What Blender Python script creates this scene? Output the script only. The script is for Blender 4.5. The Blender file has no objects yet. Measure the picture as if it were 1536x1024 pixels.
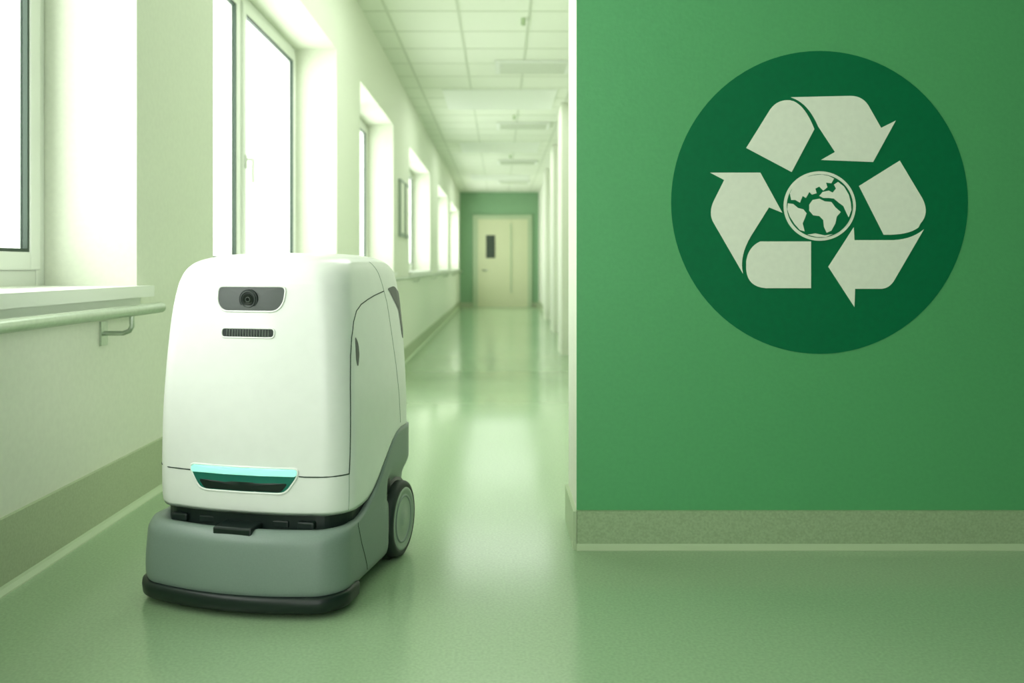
import bpy, bmesh, math, random
from mathutils import Vector, Matrix
from mathutils.bvhtree import BVHTree
from mathutils.geometry import tessellate_polygon
random.seed(3)
S = bpy.context.scene
S.view_settings.view_transform = 'Standard'
S.view_settings.look = 'None'

def lin(c):
    return tuple(((x/255)/12.92 if x/255 <= .04045 else ((x/255+.055)/1.055)**2.4) for x in c)

def mat(name, rgb, rough=.6, var=0.0, scale=40, bump=0.0, metal=0.0, coat=0.0, emit=0, spec=.5, detail=4):
    m = bpy.data.materials.new(name); m.use_nodes = True
    nt = m.node_tree; b = nt.nodes['Principled BSDF']
    c = lin(rgb)
    b.inputs['Roughness'].default_value = rough
    b.inputs['Metallic'].default_value = metal
    b.inputs['Coat Weight'].default_value = coat
    b.inputs['Specular IOR Level'].default_value = spec
    tc = nt.nodes.new('ShaderNodeTexCoord')
    n = nt.nodes.new('ShaderNodeTexNoise'); n.inputs['Scale'].default_value = scale
    n.inputs['Detail'].default_value = detail
    nt.links.new(tc.outputs['Object'], n.inputs['Vector'])
    r = nt.nodes.new('ShaderNodeValToRGB')
    r.color_ramp.elements[0].position = .35; r.color_ramp.elements[1].position = .65
    lo = [max(0, x*(1-var)) for x in c]; hi = [min(1, x*(1+var)) for x in c]
    r.color_ramp.elements[0].color = (*lo, 1); r.color_ramp.elements[1].color = (*hi, 1)
    nt.links.new(n.outputs['Fac'], r.inputs['Fac'])
    nt.links.new(r.outputs['Color'], b.inputs['Base Color'])
    if bump:
        bp = nt.nodes.new('ShaderNodeBump'); bp.inputs['Strength'].default_value = bump
        bp.inputs['Distance'].default_value = .002
        nt.links.new(n.outputs['Fac'], bp.inputs['Height']); nt.links.new(bp.outputs['Normal'], b.inputs['Normal'])
    if emit:
        b.inputs['Emission Color'].default_value = (*c, 1); b.inputs['Emission Strength'].default_value = emit
    return m

M_wall = mat('wall_paint', (217,223,205), .7, .02, 60, .08)
M_green = mat('green_paint', (82,161,102), .5, .03, 90, .2)
M_greend = mat('blocker_dark_green', (20,84,46), .6, .03, 90, .1)  # dark colour for the two added light-blocking walls
M_endgreen = mat('end_green_paint', (132,172,132), .6, .03, 30)
M_floor = mat('linoleum', (150,177,140), .17, .07, 160, .015, spec=.8)
M_ceil = mat('ceiling_tile', (224,230,214), .8, .02, 120, .08)
M_grid = mat('ceiling_grid', (200,208,188), .6)
M_base = mat('speckled_skirting', (150,172,134), .6, .10, 160, .1)
M_basel = mat('corridor_skirting', (168,182,148), .6, .06, 160, .1)
M_cove = mat('cove_strip', (170,190,152), .5)
M_frame = mat('window_pvc', (228,233,224), .35)
M_gasket = mat('gasket', (52,72,58), .6)
M_steel = mat('brushed_steel', (180,192,176), .3, .05, 80, metal=.85)
M_disc = mat('sign_green', (0,106,64), .55, .03, 60, spec=.2)
M_sym = mat('sign_white', (230,234,218), .55, .02, 60)
M_white = mat('robot_white', (240,242,238), .3, .01, 30, coat=.2)
M_gray = mat('robot_gray', (124,141,132), .42, .03, 300, .05)
M_black = mat('robot_black', (14,30,26), .4)
M_seam = mat('seam', (50,66,56), .6)
M_seam2 = mat('seam_soft', (150,164,150), .6)
M_panel = mat('sensor_panel', (62,70,66), .4)
M_rib = mat('vent_rib_gray', (110,120,112), .5)
M_lens = mat('lens_glass', (8,14,14), .08, coat=1)
M_led = mat('led_bar', (160,236,221), .3, emit=.55)
M_teal = mat('teal_lens', (28,110,96), .2, coat=.6)
M_tire = mat('tire', (24,40,34), .6)
M_hub = mat('wheel_hub', (146,164,148), .4)
M_door = mat('door_leaf', (206,211,174), .5, .02)
M_doorfr = mat('door_frame', (174,193,157), .5)
M_dark = mat('dark_glass', (40,60,40), .2)

def glassmat():
    m = bpy.data.materials.new('window_glass'); m.use_nodes = True; nt = m.node_tree
    nt.nodes.clear()
    o = nt.nodes.new('ShaderNodeOutputMaterial'); t = nt.nodes.new('ShaderNodeBsdfTransparent')
    g = nt.nodes.new('ShaderNodeBsdfGlossy'); g.inputs['Roughness'].default_value = .02
    mx = nt.nodes.new('ShaderNodeMixShader'); mx.inputs[0].default_value = .06
    nt.links.new(t.outputs[0], mx.inputs[1]); nt.links.new(g.outputs[0], mx.inputs[2]); nt.links.new(mx.outputs[0], o.inputs[0])
    return m
M_glass = glassmat()

def mk(name, verts, faces, mats, fm=None, smooth=False, parent=None):
    me = bpy.data.meshes.new(name); me.from_pydata([tuple(v) for v in verts], [], faces)
    if not isinstance(mats, (list, tuple)): mats = [mats]
    for m in mats: me.materials.append(m)
    if fm:
        for p, i in zip(me.polygons, fm): p.material_index = i
    bm = bmesh.new(); bm.from_mesh(me); bmesh.ops.recalc_face_normals(bm, faces=bm.faces); bm.to_mesh(me); bm.free()
    if smooth:
        for p in me.polygons: p.use_smooth = True
    ob = bpy.data.objects.new(name, me); S.collection.objects.link(ob)
    if parent: ob.parent = parent
    return ob

class B:
    """box collector -> one mesh"""
    def __init__(s): s.v=[]; s.f=[]; s.m=[]
    def box(s, x0,x1,y0,y1,z0,z1, mi=0, fmi=None):
        b=len(s.v)
        s.v += [(x0,y0,z0),(x1,y0,z0),(x1,y1,z0),(x0,y1,z0),(x0,y0,z1),(x1,y0,z1),(x1,y1,z1),(x0,y1,z1)]
        fs=[(0,3,2,1),(4,5,6,7),(0,1,5,4),(1,2,6,5),(2,3,7,6),(3,0,4,7)]  # bottom top front right back left
        for i,f in enumerate(fs):
            s.f.append(tuple(b+k for k in f)); s.m.append((fmi or {}).get(i,mi))
    def out(s, name, mats, parent=None, bevel=0):
        o = mk(name, s.v, s.f, mats, s.m, parent=parent)
        if bevel:
            md=o.modifiers.new('bevel','BEVEL'); md.width=bevel; md.segments=2; md.limit_method='ANGLE'
        return o

def empty(name, loc=(0,0,0), rz=0):
    e = bpy.data.objects.new(name, None); S.collection.objects.link(e); e.location = loc; e.rotation_euler=(0,0,rz); return e

def tube(name, pts, r, m, parent=None, cyclic=False, res=4):
    cu = bpy.data.curves.new(name,'CURVE'); cu.dimensions='3D'; cu.bevel_depth=r; cu.bevel_resolution=res; cu.use_fill_caps=True
    sp = cu.splines.new('POLY'); sp.points.add(len(pts)-1)
    for p,q in zip(sp.points, pts): p.co=(*q,1)
    sp.use_cyclic_u = cyclic
    cu.materials.append(m)
    o = bpy.data.objects.new(name+'_c', cu); S.collection.objects.link(o)
    dg = bpy.context.evaluated_depsgraph_get()
    me = bpy.data.meshes.new_from_object(o.evaluated_get(dg))
    bpy.data.objects.remove(o)
    for p in me.polygons: p.use_smooth=True
    if not me.materials: me.materials.append(m)
    ob = bpy.data.objects.new(name, me); S.collection.objects.link(ob)
    if parent: ob.parent=parent
    return ob

# ------------------------------------------------------------------ room
H=.75; XL=-1.154; CE=2.897; YE=24.04; ZF=-.40
PY=2.221; PX=.204; YB=-3.5; XR=2.1; XC=1.11
def ss(a,b,x):
    t=max(0,min(1,(x-a)/(b-a))); return t*t*(3-2*t)
def fz(y): return ZF*ss(3.9,9.4,y)
ys=[YB,0,3.9]+[3.9+5.5*i/36 for i in range(1,37)]+[12,18,YE+.3]
v=[];f=[]; nt_=len(ys)
for y in ys: v += [(XL-.45,y,fz(y)),(XR+.2,y,fz(y))]
for i in range(nt_-1): f.append((2*i,2*i+1,2*i+3,2*i+2))
o_=len(v)
for y in ys: v += [(XL-.45,y,fz(y)),(XR+.2,y,fz(y)),(XL-.45,y,fz(y)-.15),(XR+.2,y,fz(y)-.15)]
for i in range(nt_-1):
    a=o_+4*i;b=a+4
    f += [(a+2,b+2,b+3,a+3),(a,b,b+2,a+2),(a+1,a+3,b+3,b+1)]
f += [(o_,o_+2,o_+3,o_+1),(o_+4*nt_-4,o_+4*nt_-3,o_+4*nt_-1,o_+4*nt_-2)]
me=bpy.data.meshes.new('floor'); me.from_pydata(v,[],f); me.materials.append(M_floor)
for p in me.polygons[:nt_-1]: p.use_smooth=True
S.collection.objects.link(bpy.data.objects.new('floor',me))

# left wall with deep window openings
wins=[(-3.0,-.55),(.12,2.647),(3.355,5.888),(6.87,9.02),(10.6,13.74),(15.5,18.4),(19.5,23.2)]
WT=2.285; WS=.69; WP=-1.466
w=B(); y=YB; xo=-1.62
for a,b in wins:
    w.box(xo,XL,y,a,-.55,CE+.1)
    w.box(xo,XL,a,b,-.55,WS-.035)
    w.box(xo,XL,a,b,WT,CE+.1)
    y=b
w.box(xo,XL,y,YE+.3,-.55,CE+.1)
w.out('wall_left',[M_wall])
for n,(a,b) in enumerate(wins):
    e=empty('window_%d'%(n+1))
    k=B(); x0,x1=WP-.05,WP+.02; F=.05
    k.box(x0,x1,a,a+F,WS,WT); k.box(x0,x1,b-F,b,WS,WT); k.box(x0,x1,a+F,b-F,WS,WS+F); k.box(x0,x1,a+F,b-F,WT-F,WT)
    m=(a+b)/2
    k.box(x0,x1,m-.03,m+.03,WS+F,WT-F)
    g=B(); gl=B()
    for p,q in ((a+F,m-.03),(m+.03,b-F)):
        s=.055; X0,X1=WP-.04,WP+.035; z0=WS+F; z1=WT-F
        k.box(X0,X1,p,p+s,z0,z1); k.box(X0,X1,q-s,q,z0,z1); k.box(X0,X1,p+s,q-s,z0,z0+s); k.box(X0,X1,p+s,q-s,z1-s,z1)
        p2,q2,z2,z3=p+s,q-s,z0+s,z1-s; t=.01; xa,xb=WP+.008,WP+.03
        g.box(xa,xb,p2,p2+t,z2,z3); g.box(xa,xb,q2-t,q2,z2,z3); g.box(xa,xb,p2+t,q2-t,z2,z2+t); g.box(xa,xb,p2+t,q2-t,z3-t,z3)
        gl.box(WP+.010,WP+.016,p2+t,q2-t,z2+t,z3-t)
    k.out('frame',[M_frame],e,.004); g.out('gasket',[M_gasket],e); gl.out('glass',[M_glass],e)
    h=B(); hy=m+.06; h.box(WP+.035,WP+.045,hy-.014,hy+.014,1.30,1.38); h.box(WP+.045,WP+.08,hy-.008,hy+.008,1.345,1.36); h.box(WP+.07,WP+.088,hy-.01,hy+.01,1.22,1.36)
    h.out('handle',[M_frame],e,.003)
    sb=B(); sb.box(WP+.02,XL,a,b,WS-.035,WS); 
    sb.box(XL,XL+.04,a-.04,b+.04,WS-.035,WS)
    sb.box(XL,XL+.012,a,b,WS-.09,WS-.035)
    sb.out('sill',[M_frame],e)

# ceiling with T-grid
c=B(); c.box(XL-.45,XR+.2,YB,YE+.3,CE,CE+.12); c.out('ceiling',[M_ceil])
c=B()
for x in (-.95,-.35,.25,.85,1.45,2.05): c.box(x-.012,x+.012,YB,YE,CE-.004,CE+.002)
yy=YB+.3
while yy<YE:
    c.box(XL,XR,yy-.012,yy+.012,CE-.003,CE+.002); yy+=.6
c.out('trim_ceiling_grid',[M_grid])
for yy,wd in ((8.9,.6),(12.6,.6),(17,.6),(21,.6)):
    k=B(); k.box(-.05,.75,yy-.25,yy+.25,CE-.03,CE-.004)
    for i in range(7): k.box(-.0,.70,yy-.22+i*.07,yy-.2+i*.07,CE-.036,CE-.03,1)
    k.out('ceiling_vent',[M_frame,M_grid])
for yy in (7.2,11.8,16):
    tube('sprinkler_head',[(.2,yy,CE+.01),(.2,yy,CE-.05),(.2,yy,CE-.06)],.02,M_doorfr)

# partition with green face
p=B(); p.box(PX,XR+.2,PY,PY+.26,-.1,CE+.05,0,{2:1}); p.out('wall_partition',[M_wall,M_green])
p=B(); p.box(XR,XR+.2,YB,PY,-.1,CE+.05); p.out('blocker_wall_right',[M_greend])  # unseen dark wall, added to cut light on the right side
p=B(); p.box(.65,XR,-.95,-.75,-.1,CE+.05); p.out('blocker_wall_back',[M_greend])  # unseen wall behind the camera, added to block light from the open back
p=B(); p.box(XC,XC+.2,PY+.26,YE+.3,-.55,CE+.05); p.out('wall_corridor_right',[M_wall])
k=B(); k.box(.80,XC,10.9,11.5,ZF-.1,CE+.01); k.box(.93,XC,14.6,15.4,ZF-.1,CE+.01); k.box(.99,XC,18.2,19,ZF-.1,CE+.01)
k.out('wall_pilasters',[M_wall],bevel=.01)
# right wall doors
for n,(a,b) in enumerate(((12.0,13.6),(16,17.5))):
    e=empty('door_%d'%(n+2)); k=B()
    k.box(XC-.04,XC,a-.1,a,ZF,1.9); k.box(XC-.04,XC,b,b+.1,ZF,1.9); k.box(XC-.04,XC,a-.1,b+.1,1.9,2.0); k.out('frame',[M_doorfr],e)
    k=B(); k.box(XC-.02,XC,a,b,ZF,1.9); k.out('leaf',[M_endgreen],e)
# end wall
k=B(); k.box(XL-.4,XR,YE,YE+.25,-.55,CE+.05); k.out('wall_end',[M_endgreen])
e=empty('door_1'); k=B()
k.box(-.78,-.64,YE-.06,YE,ZF,2.12); k.box(.80,.92,YE-.06,YE,ZF,2.12); k.box(-.78,.92,YE-.06,YE,2.12,2.24); k.out('frame',[M_doorfr],e)
k=B(); k.box(-.64,.80,YE-.04,YE,ZF,2.12); k.out('leaf',[M_door],e)
k=B(); k.box(-.40,-.14,YE-.05,YE-.035,1.0,1.66); k.out('vision_panel',[M_dark],e)
tube('lever_handle',[(-.5,YE-.045,.65),(-.5,YE-.1,.65),(-.36,YE-.1,.65)],.018,M_steel,e)
k=B(); k.box(.3,.34,YE-.06,YE-.04,0,2.0); k.out('edge_strip',[M_doorfr],e)
# notice boards on left wall piers
for yy in (9.45,9.95):
    k=B(); k.box(XL,XL+.03,yy,yy+.35,1.1,1.75); k.box(XL+.03,XL+.034,yy+.04,yy+.31,1.14,1.71,1); k.out('wall_notice_frame',[M_seam2,M_sym])

# skirting
def skirt_x(name, x, sgn, y0, y1, h, t=.012, mb=None):
    yy=[q for q in ys if y0<q<y1]; yy=[y0]+yy+[y1]
    v=[];f=[];fm=[]
    prof=[(0,h),(t,h),(t,.018),(t+.004,.012),(t+.014,.003),(t+.016,-.002),(0,-.002)]
    n=len(prof)
    for q in yy:
        for (d,z) in prof: v.append((x+sgn*d,q,fz(q)+z))
    for i in range(len(yy)-1):
        for j in range(n):
            a=i*n+j;b=i*n+(j+1)%n
            f.append((a,b,b+n,a+n)); fm.append(1 if j in(2,3,4) else 0)
    f.append(tuple(range(n))); fm.append(0); f.append(tuple(range(len(v)-n,len(v)))); fm.append(0)
    mk(name,v,f,[mb or M_base,M_cove],fm)
skirt_x('baseboard_left',XL,1,YB,YE,.17,mb=M_basel)
skirt_x('baseboard_corridor_right',XC,-1,PY+.26,YE,.17,mb=M_basel)
k=B(); k.box(PX-.010,PX,PY-.012,PY+.26,-.002,.102); k.out('baseboard_partition_side',[M_cove])
skirt_x('baseboard_right',XR,-1,YB,PY,.102)
def prism_x(name,x0,x1,y,prof,mats,fmx):
    v=[];n=len(prof)
    for x in (x0,x1):
        for d,z in prof: v.append((x,y-d,z))
    f=[(j,(j+1)%n,(j+1)%n+n,j+n) for j in range(n)]+[tuple(range(n)),tuple(range(n,2*n))]
    fm=[1 if j in fmx else 0 for j in range(n)]+[1,1]
    mk(name,v,f,mats,fm)
prism_x('baseboard_partition',PX-.001,XR,PY,[(0,.102),(.012,.102),(.012,.016),(.015,.011),(.022,.002),(.022,-.002),(0,-.002)],[M_base,M_cove],(2,3,4))
k=B(); k.box(XL,XC,YE-.015,YE,ZF-.01,ZF+.12); k.out('baseboard_end',[M_basel])

# handrails
RX=XL+.085; RZ=.622
e=empty('handrail')
tube('rail',[(RX,YB+.5,RZ)]+[(RX,2.60,RZ),(RX-.004,2.635,RZ)],.0165,M_steel,e,res=8)
for by in (-1.5,.6,2.42):
    tube('bracket',[(XL,by,RZ-.065),(XL+.06,by,RZ-.065),(XL+.078,by,RZ-.058),(RX,by,RZ-.045),(RX,by,RZ-.01)],.007,M_steel,e,res=6)
    k=B(); k.box(XL,XL+.006,by-.02,by+.02,RZ-.10,RZ-.03); k.out('plate',[M_steel],e)
e=empty('handrail')
tube('rail',[(RX,4.6,RZ),(RX,12,RZ),(RX,YE-.5,RZ)],.0165,M_steel,e,res=8)
for by in (5,8,11,14,17,20,23):
    tube('bracket',[(XL,by,RZ-.065),(XL+.06,by,RZ-.065),(RX,by,RZ-.045),(RX,by,RZ-.01)],.007,M_steel,e)

# ------------------------------------------------------------------ recycling wall sign (flat graphic on wall)
sgn=empty('recycling_wall_sign')
K=PY/1250
def P(a,b): return ((a-750)*K, H-(b-400)*K)
def flat(name, pts, d0, d1, m):
    pts=[P(*q) for q in pts]; n=len(pts)
    v=[(x,PY-d1,z) for x,z in pts]+[(x,PY-d0,z) for x,z in pts]
    tri=tessellate_polygon([[Vector((x,z,0)) for x,z in pts]])
    f=[tuple(t) for t in tri]+[(i,(i+1)%n,(i+1)%n+n,i+n) for i in range(n)]
    mk(name,v,f,m,parent=sgn)
def circ(cx,cy,rx,ry=None,n=96):
    ry=ry or rx
    return [(cx+rx*math.cos(2*math.pi*i/n),cy+ry*math.sin(2*math.pi*i/n)) for i in range(n)]
flat('disc',circ(1229,303.5,222.5,227),0,.0015,M_disc)
def q(p0,p1,p2,n=8):
    return [((1-t)**2*p0[0]+2*t*(1-t)*p1[0]+t*t*p2[0],(1-t)**2*p0[1]+2*t*(1-t)*p1[1]+t*t*p2[1]) for t in [i/n for i in range(n+1)]]
A=[(1119,222)]+q((1152,169),(1163,149),(1184,150.5))+q((1190,152),(1208,160),(1221,194),10)+[(1187,258)]
Bs=[(1186,146)]+q((1275,144),(1295,144),(1304,162))+[(1321,192),(1343,181),(1309,243),(1231,240),(1252,228)]+q((1227,190),(1212,155),(1188,147),10)
C=[(1288,279),(1349,241)]+q((1383,298),(1394,320),(1380,335))+q((1377,341),(1362,353),(1325,352))
D=[(1242,400),(1280,341),(1281,360)]+q((1330,360),(1365,361),(1385,344))+q((1342,418),(1334,433),(1320,433))+[(1282,433),(1281,460)]
E=[(1216,362),(1216,432)]+q((1148,432),(1121,430),(1119,404))+q((1119,392),(1122,370),(1140,362))
Fq=[(1065,259),(1140,259),(1173,319),(1153,311)]+q((1126,354),(1108,384),(1114,410))+q((1070,334),(1062,320),(1070,302))+[(1086,270)]
for i,s_ in enumerate((A,Bs,C,D,E,Fq)): flat('arrow_%d'%(i+1),s_,.0015,.003,M_sym)
flat('globe',circ(1229,309,54,52),.0015,.003,M_sym)
flat('globe_sea',circ(1229,309,49.5,47.5),.003,.004,M_disc)
lands=[
 [(1186,300),(1184,290),(1189,280),(1197,271),(1207,266),(1219,263),(1232,262),(1242,264),(1250,268),(1246,275),(1238,274),(1240,281),(1234,286),(1228,280),(1222,283),(1224,290),(1217,292),(1213,288),(1208,297),(1203,294),(1199,304),(1192,300)],
 [(1181,305),(1189,306),(1196,312),(1204,314),(1209,320),(1206,328),(1203,335),(1206,347),(1199,345),(1191,336),(1184,325),(1180,314)],
 [(1213,307),(1218,300),(1228,298),(1236,302),(1246,303),(1252,311),(1260,318),(1254,325),(1252,335),(1246,346),(1239,349),(1235,340),(1234,330),(1228,324),(1219,323),(1213,316)],
 [(1228,294),(1233,288),(1242,286),(1248,289),(1253,283),(1250,277),(1256,273),(1265,280),(1272,292),(1275,304),(1276,315),(1272,326),(1268,318),(1264,309),(1257,304),(1250,298),(1242,297),(1234,297)],
 [(1210,352),(1222,350),(1236,353),(1248,351),(1238,355.5),(1224,355.5)],
]
for i,l in enumerate(lands): flat('land_%d'%(i+1),l,.004,.005,M_sym)

# ------------------------------------------------------------------ robot
TH=math.radians(12.5)
R=empty('cleaning_robot',(-.570,1.88,0),-TH)   # local: +x right, +y back, z up; front faces -y
def interp(tab,z):
    if z<=tab[0][0]: return tab[0][1:]
    for a,b in zip(tab,tab[1:]):
        if z<=b[0]:
            t=(z-a[0])/(b[0]-a[0]); return tuple(x+(y-x)*t for x,y in zip(a[1:],b[1:]))
    return tab[-1][1:]
def rrect(w,v0,v1,rf,rb,bul,nc=10,ns=10):
    """rounded-rect plan outline with convex front; ccw from front-left"""
    pts=[]
    def arc(cx,cy,r,a0,a1):
        for i in range(nc+1):
            a=math.radians(a0+(a1-a0)*i/nc); pts.append([cx+r*math.cos(a),cy+r*math.sin(a)])
    def seg(p,q_):
        for i in range(1,ns): pts.append([p[0]+(q_[0]-p[0])*i/ns,p[1]+(q_[1]-p[1])*i/ns])
    arc(-w+rf,v0+rf,rf,180,270); seg((-w+rf,v0),(w-rf,v0))
    arc(w-rf,v0+rf,rf,270,360); seg((w,v0+rf),(w,v1-rb))
    arc(w-rb,v1-rb,rb,0,90); seg((w-rb,v1),(-w+rb,v1))
    arc(-w+rb,v1-rb,rb,90,180); seg((-w,v1-rb),(-w,v0+rf))
    mid=v0+max(.17,(v1-v0)/2)
    for p in pts:
        if p[1]<mid:
            k=(mid-p[1])/(mid-v0); p[1]-=bul*(1-(p[0]/w)**2)*k*k
    return pts
def catmull(tab,n=60):
    out=[]
    for i in range(len(tab)-1):
        p0=tab[max(i-1,0)];p1=tab[i];p2=tab[i+1];p3=tab[min(i+2,len(tab)-1)]
        for k in range(6):
            t=k/6; out.append(tuple(.5*((2*b)+(-a+c)*t+(2*a-5*b+4*c-d)*t*t+(-a+3*b-3*c+d)*t**3) for a,b,c,d in zip(p0,p1,p2,p3)))
    out.append(tab[-1]); return out
# white shell   z: w, v0, v1, rf, rb, bulge
wt=catmull([(.19,.234,.010,.445,.056,.08,.033),(.215,.240,.000,.46,.058,.08,.033),(.29,.241,-.002,.465,.058,.08,.032),(.42,.239,.000,.467,.058,.08,.032),
    (.55,.232,.006,.466,.058,.08,.030),(.65,.2245,.014,.460,.060,.08,.028),(.71,.217,.024,.452,.063,.08,.027)])
top=[(.735,.2115,.034,.446,.066,.08,.026),(.752,.204,.047,.437,.069,.085,.025),(.764,.193,.064,.422,.073,.09,.024),(.773,.175,.090,.395,.078,.09,.021),(.779,.150,.123,.358,.076,.085,.017),(.783,.103,.165,.30,.055,.055,.01),(.7845,.04,.2,.235,.01,.01,.0)]
wt=wt+catmull([wt[-1]]+top)[1:]
ZT=.7845
def zb(v): return .203+.13*ss(.10,.35,v)
def loft2(name,tab,n_low,lowf,zsplit,zs_top,m):
    V=[];Fc=[];n=None
    rings=[]
    for i in range(n_low): rings.append(('l',i/n_low))
    for z in zs_top: rings.append(('t',z))
    for kind,val in rings:
        z0 = val if kind=='t' else .2+(zsplit-.2)*val
        base=rrect(*interp(tab,z0))
        if n is None: n=len(base)
        for j,(u,vv) in enumerate(base):
            if kind=='t': V.append((u,vv,z0))
            else:
                lo=lowf(vv); z=lo+(zsplit-lo)*val
                b2=rrect(*interp(tab,z))[j]; V.append((b2[0],b2[1],z))
    for i in range(len(rings)-1):
        for j in range(n):
            a=i*n+j;b=i*n+(j+1)%n; Fc.append((a,b,b+n,a+n))
    Fc.append(tuple(range(n))[::-1]); Fc.append(tuple(range((len(rings)-1)*n,len(rings)*n)))
    return mk(name,V,Fc,m,smooth=True,parent=R)
body=loft2('white_shell',wt,22,zb,.40,[.40+i*.31/24 for i in range(25)]+[.71+(ZT-.71)*i/28 for i in range(1,29)],M_white)
md=body.modifiers.new('ws','WEIGHTED_NORMAL')

# gray base
gt=catmull([(.026,.228,-.02,.42,.055,.05,.04),(.042,.242,-.044,.43,.055,.05,.043),(.06,.247,-.050,.43,.055,.05,.044),(.10,.248,-.049,.435,.055,.05,.044),(.14,.2465,-.046,.44,.055,.05,.043),(.158,.246,-.043,.445,.055,.05,.042),(.167,.2445,-.038,.45,.055,.05,.04),(.175,.243,-.028,.45,.055,.05,.038),(.19,.243,-.002,.465,.056,.06,.034),(.25,.243,-.002,.468,.057,.07,.033),(.34,.2425,-.002,.47,.057,.07,.032)])
def gtop(v): return .175+ (zb(v)-.002-.175)*ss(.06,.13,v)
def narrow(v,z): return 1-.09*ss(.245,.28,v)*(1-ss(.19,.25,z))
def gray_loft():
    V=[];Fc=[];n=None; N=30
    for i in range(N+1):
        t=i/N
        base=rrect(*interp(gt,.026+(.175-.026)*t),10,24)
        n=len(base)
        for j,(u,vv) in enumerate(base):
            hi=gtop(vv); z=.026+(hi-.026)*t
            b2=rrect(*interp(gt,z),10,24)[j]
            V.append((b2[0]*narrow(b2[1],z),b2[1],z))
    last=V[-n:]
    for s,dz in ((.965,.003),(.92,.001),(.84,-.02)):
        for (u,vv,z) in last:
            V.append((u*s,.2+(vv-.2)*s,z+dz))
    T=N+4
    for i in range(T-1):
        for j in range(n):
            a=i*n+j;b=i*n+(j+1)%n; Fc.append((a,b,b+n,a+n))
    Fc.append(tuple(range(n))[::-1]); Fc.append(tuple(range((T-1)*n,T*n)))
    return mk('gray_base',V,Fc,M_gray,smooth=True,parent=R)
gray=gray_loft()
# black bumper
bt=[(.006,.232,-.03,.045,.05,.012,.042),(.010,.244,-.048,.05,.052,.012,.043),(.018,.2505,-.056,.055,.054,.012,.0455),(.034,.2515,-.058,.055,.054,.012,.0455),(.043,.251,-.057,.055,.054,.012,.0455),(.047,.244,-.050,.045,.052,.012,.044)]
V=[];Fc=[];n=None
for r_ in bt:
    b_=rrect(*r_[1:]); n=len(b_); V+=[(u,vv,r_[0]) for u,vv in b_]
for i in range(len(bt)-1):
    for j in range(n):
        a=i*n+j;b=i*n+(j+1)%n; Fc.append((a,b,b+n,a+n))
Fc.append(tuple(range(n))[::-1]); Fc.append(tuple(range((len(bt)-1)*n,len(bt)*n)))
mk('bumper',V,Fc,M_black,smooth=True,parent=R)
# inner dark chassis in the gap
V=[];Fc=[]
for z in (.12,.20,.215):
    b_=rrect(.228,.01,.36,.06,.06,.033); n=len(b_); V+=[(u,vv,z) for u,vv in b_]
for i in range(2):
    for j in range(n):
        a=i*n+j;b=i*n+(j+1)%n; Fc.append((a,b,b+n,a+n))
Fc.append(tuple(range(n))[::-1]); Fc.append(tuple(range(2*n,3*n)))
mk('inner_chassis',V,Fc,M_black,smooth=False,parent=R)
k=B(); k.box(-.20,.20,.03,.34,.008,.04); k.out('underbody',[M_black],R,.008)
k=B(); k.box(-.042,.050,-.074,.03,.158,.184); k.out('latch_block',[M_black],R,.004)
for u in (-.16,-.09,.09,.15):
    k=B(); k.box(u-.02,u+.02,-.02,.03,.172,.190); k.out('gap_bracket',[M_black],R,.004)

def bvh(o):
    me=o.data; return BVHTree.FromPolygons([v.co for v in me.vertices],[tuple(p.vertices) for p in me.polygons])
TB=bvh(body); TG=bvh(gray)
def front(u,z,off,T=TB):
    h=T.ray_cast(Vector((u,-1,z)),Vector((0,1,0)))
    return Vector((u,h[0].y-off,z)) if h[0] else Vector((u,0,z))
def side(v,z,off,T=TB):
    h=T.ray_cast(Vector((1,v,z)),Vector((-1,0,0)))
    return Vector((h[0].x+off,v,z)) if h[0] else Vector((.24,v,z))
def polar(deg,z,off,T=TB):
    d=Vector((math.cos(math.radians(deg)),math.sin(math.radians(deg)),0)); c=Vector((0,.2,z))
    h=T.ray_cast(c+d*1.5,-d)
    return h[0]+d*off if h[0] else c+d*.24
def dens(pts,n=8,cyc=False):
    out=[]; m=len(pts)
    for i in range(m if cyc else m-1):
        a=pts[i];b=pts[(i+1)%m]
        for k_ in range(n): t=k_/n; out.append(tuple(x+(y-x)*t for x,y in zip(a,b)))
    if not cyc: out.append(pts[-1])
    return out
def rounded(pts,r,n=6):
    out=[];m=len(pts)
    for i in range(m):
        p=Vector(pts[i]);a=Vector(pts[i-1]);b=Vector(pts[(i+1)%m])
        da=(a-p);db=(b-p); ra=min(r,da.length*.48);rb=min(r,db.length*.48)
        s=p+da.normalized()*ra;e_=p+db.normalized()*rb
        for k_ in range(n+1):
            t=k_/n; out.append(tuple((1-t)**2*s+2*t*(1-t)*p+t*t*e_))
    return out
def patch(name,out2,proj,off,m,rings=8,depth=.004,T=TB):
    out2=[o for o in out2]; cx=sum(o[0] for o in out2)/len(out2); cy=sum(o[1] for o in out2)/len(out2); n=len(out2)
    V=[proj(a,b,-depth,T) for a,b in out2]
    for i in range(rings):
        s=1-i/rings
        V+=[proj(cx+(a-cx)*s,cy+(b-cy)*s,off,T) for a,b in out2]
    V.append(proj(cx,cy,off,T))
    Fc=[]
    for i in range(rings):
        for j in range(n): Fc.append((i*n+j,i*n+(j+1)%n,(i+1)*n+(j+1)%n,(i+1)*n+j))
    for j in range(n): Fc.append((rings*n+j,rings*n+(j+1)%n,len(V)-1))
    return mk(name,V,Fc,m,smooth=False,parent=R)

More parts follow.
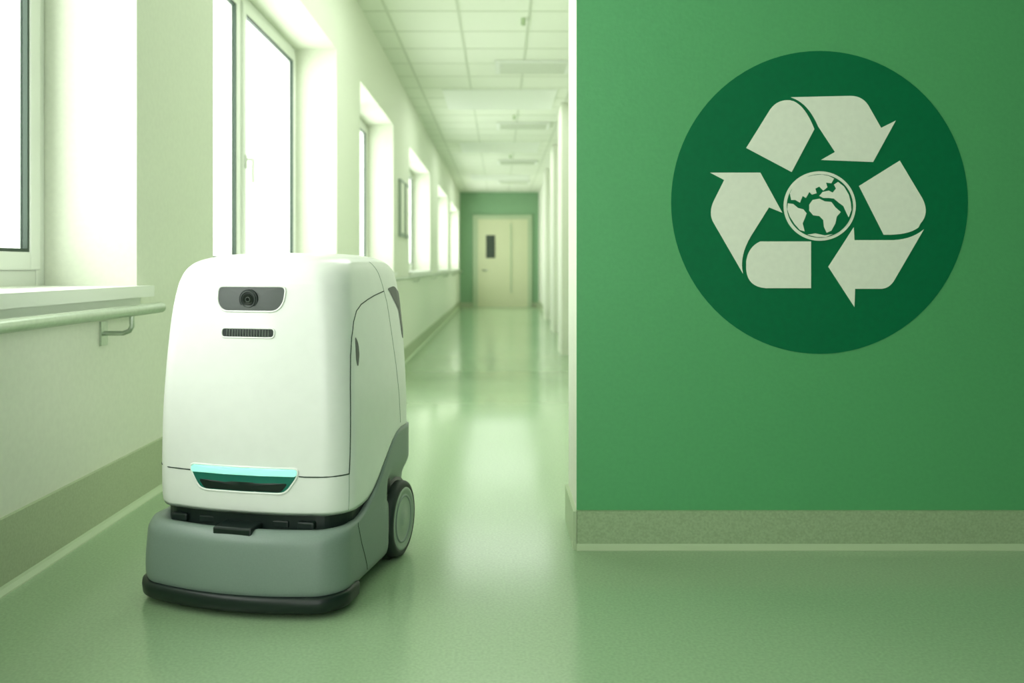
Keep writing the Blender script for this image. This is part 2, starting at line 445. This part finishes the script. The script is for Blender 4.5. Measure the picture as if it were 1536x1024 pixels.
# camera panel
DU=.009
pan=[(-.080+DU,.706),(.086+DU,.706),(.084+DU,.669),(.068+DU,.650),(-.062+DU,.650),(-.078+DU,.669)]
pan=rounded(pan,.014)
patch('sensor_panel',dens(pan,2,True),front,.0008,M_panel)
tube('panel_rim',[front(a,b,.0008) for a,b in dens(pan,2,True)],.0022,M_white,R,True)
LU=.000+DU
def disc(name,u,z,r,o0,o1,m,n=40):
    c0=front(u,z,0).y
    V=[(u+r*math.cos(2*math.pi*i/n),c0+.006,z+r*math.sin(2*math.pi*i/n)) for i in range(n)]+[(u+r*math.cos(2*math.pi*i/n),c0-o1,z+r*math.sin(2*math.pi*i/n)) for i in range(n)]
    Fc=[(i,(i+1)%n,(i+1)%n+n,i+n) for i in range(n)]+[tuple(range(n,2*n))]
    mk(name,V,Fc,m,parent=R)
    return c0-o1
yl=disc('lens_bezel',LU,.677,.0225,0,.003,M_black)
tube('lens_ring',[(LU+.0175*math.cos(2*math.pi*i/40),yl-.001,.677+.0175*math.sin(2*math.pi*i/40)) for i in range(40)],.0012,M_panel,R,True)
disc('lens_glass',LU,.677,.0125,0,.005,M_lens); disc('lens_iris',LU,.677,.006,0,.0058,M_panel); disc('lens_pupil',LU,.677,.004,0,.0064,M_lens)
# vent slot
vs=rounded([(-.062+DU,.613),(.066+DU,.613),(.066+DU,.592),(-.062+DU,.592)],.009)
patch('vent_slot',dens(vs,2,True),front,.0006,M_black)
tube('vent_rim',[front(a,b,.0004) for a,b in dens(vs,2,True)],.002,M_white,R,True)
for i in range(16):
    u=-.048+DU+i*.0067; tube('vent_rib',[front(u,.610,.001),front(u,.595,.001)],.0011,M_rib,R,res=1)
# light bar
lr=rounded([(-.126,.307),(.136,.307),(.134,.288),(.112,.257),(.098,.251),(-.088,.251),(-.104,.257),(-.124,.288)],.012)
patch('light_recess',dens(lr,2,True),front,.0008,M_teal)
tube('recess_rim',[front(a,b,.0006) for a,b in dens(lr,2,True)],.0024,M_white,R,True)
lb=rounded([(-.122,.3045),(.133,.3045),(.133,.290),(-.122,.290)],.0072)
patch('led_bar',dens(lb,3,True),front,.005,M_led,depth=.001)
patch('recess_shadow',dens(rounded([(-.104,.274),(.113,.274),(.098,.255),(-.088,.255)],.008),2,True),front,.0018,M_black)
# seams
def seam(name,pts,r=.0013,m=M_seam): tube(name,pts,r,m,R,res=2)
seam('front_seam',[polar(a,.292,0) for a in range(-178,-136,3)]+[front(u,.292,0) for u in (-.19,-.16,-.127)],.0015)
seam('front_seam',[front(.137,.290,0)]+[front(u,.289,0) for u in (.15,.165,.18,.195)]+[polar(a,.289,0) for a in (-43,-41,-38,-36.5)],.0015)
pp=[(-36.5,.289),(-36,.33),(-35.5,.40),(-35,.48),(-34,.55),(-32.5,.59),(-30,.625),(-26,.648),(-19,.662),(-8,.672),(4,.680),(20,.688)]
seam('side_panel_seam',[polar(a,b,0) for a,b in dens(pp,5)],.0014)
seam('side_panel_seam_low',[polar(-36.5,z,0) for z in (.289,.27,.25,.23,.208)],.0009,M_seam2)
rp=[(13,.762),(17,.735),(20,.70),(23,.66),(26,.58),(29,.50),(31,.42),(32,.345)]
seam('rear_seam',[polar(a,b,0) for a,b in dens(rp,5)],.0009,M_seam2)
gs=[(-30,.195),(-31,.165),(-30,.15),(-28,.12),(-25,.09),(-21,.05)]
seam('base_seam',[polar(a,b,0,TG) for a,b in dens(gs,4)],.001,M_seam)
# side recessed handle
sh=[(.31,.694),(.36,.700),(.404,.68),(.410,.575),(.398,.556),(.388,.575),(.383,.64),(.357,.67)]
patch('side_handle',dens(rounded(sh,.012),1,True),side,.001,M_panel,rings=5)
sh=[(.072,.592),(.086,.575),(.089,.548),(.077,.52),(.070,.537)]
patch('side_latch',dens(rounded(sh,.008),1,True),side,.0012,M_panel,rings=4)

# wheels
def lathe(name,cx,cy,cz,prof,m,sgn=1,n=48):
    V=[];Fc=[];k_=len(prof)
    for i in range(n):
        a=2*math.pi*i/n
        for d,r in prof: V.append((cx+sgn*d,cy+r*math.cos(a),cz+r*math.sin(a)))
    for i in range(n):
        for j in range(k_-1):
            a=i*k_+j;b=((i+1)%n)*k_+j; Fc.append((a,a+1,b+1,b))
    return mk(name,V,Fc,m,smooth=True,parent=R)
WZ=.096; WV=.35
for s in (1,-1):
    lathe('tire',s*.214,WV,WZ,[(0,.05),(0,.088),(.004,.094),(.012,.096),(.028,.096),(.034,.093),(.037,.087),(.037,.080),(.034,.078)],M_tire,s)
    lathe('hub',s*.214,WV,WZ,[(.032,.081),(.037,.079),(.038,.072),(.035,.068),(.035,.02),(.038,.016),(.038,.001)],M_hub,s)
    lathe('hub_ring',s*.214,WV,WZ,[(.034,.062),(.0372,.060),(.0372,.056),(.034,.054)],M_gray,s)
    lathe('wheel_arch',s*.224,WV,WZ,[(-.02,.104),(.002,.104),(.002,.06)],M_black,s)
for u in (-.13,.13,.19):
    lathe('caster',u-.01,.0,.022,[(0,.001),(0,.018),(.003,.022),(.017,.022),(.02,.018),(.02,.001)],M_tire,1,24)
    k=B(); k.box(u-.014,u+.014,-.012,.012,.022,.05); k.out('caster_fork',[M_black],R,.002)

# ------------------------------------------------------------------ light
W=bpy.data.worlds.new('overcast'); S.world=W; W.use_nodes=True
bg=W.node_tree.nodes['Background']; bg.inputs[0].default_value=(.96,1.0,.94,1); bg.inputs[1].default_value=2.8
def area(name,loc,rot,sx,sy,pw,col=(.96,1,.95)):
    l=bpy.data.lights.new(name,'AREA'); l.shape='RECTANGLE'; l.size=sx; l.size_y=sy; l.energy=pw; l.color=col
    o=bpy.data.objects.new(name,l); S.collection.objects.link(o); o.location=loc; o.rotation_euler=rot; return o
for a,b in wins:
    area('window_daylight',(-1.66,(a+b)/2,(WS+WT)/2),(0,math.radians(-90),0),WT-WS,b-a,(b-a)*(WT-WS)*math.pi*3.6)
for i,(yy,ly) in enumerate(((-1.2,1.2),(5.2,2.2),(10.7,1.2),(15,1.2),(20,1.2))):  # made-up panels and lamps, added to brighten the interior
    k=B(); k.box(-.7,.7,yy-ly/2-.02,yy+ly/2+.02,CE-.012,CE+.0); k.out('added_light_panel',[M_frame])
    area('added_ceiling_fill',(0,yy,CE-.02),(0,0,0),1.3,ly,14*ly)

cam=bpy.data.cameras.new('cam'); co=bpy.data.objects.new('camera',cam); S.collection.objects.link(co)
co.location=(0,0,H); co.rotation_euler=(math.radians(90),0,0)
cam.sensor_width=36; cam.lens=1250/1536*36; cam.shift_x=18/1536; cam.shift_y=-112/1536
cam.clip_start=.05; cam.clip_end=100
cam.dof.use_dof=True; cam.dof.focus_distance=2.0; cam.dof.aperture_fstop=3.0
S.camera=co
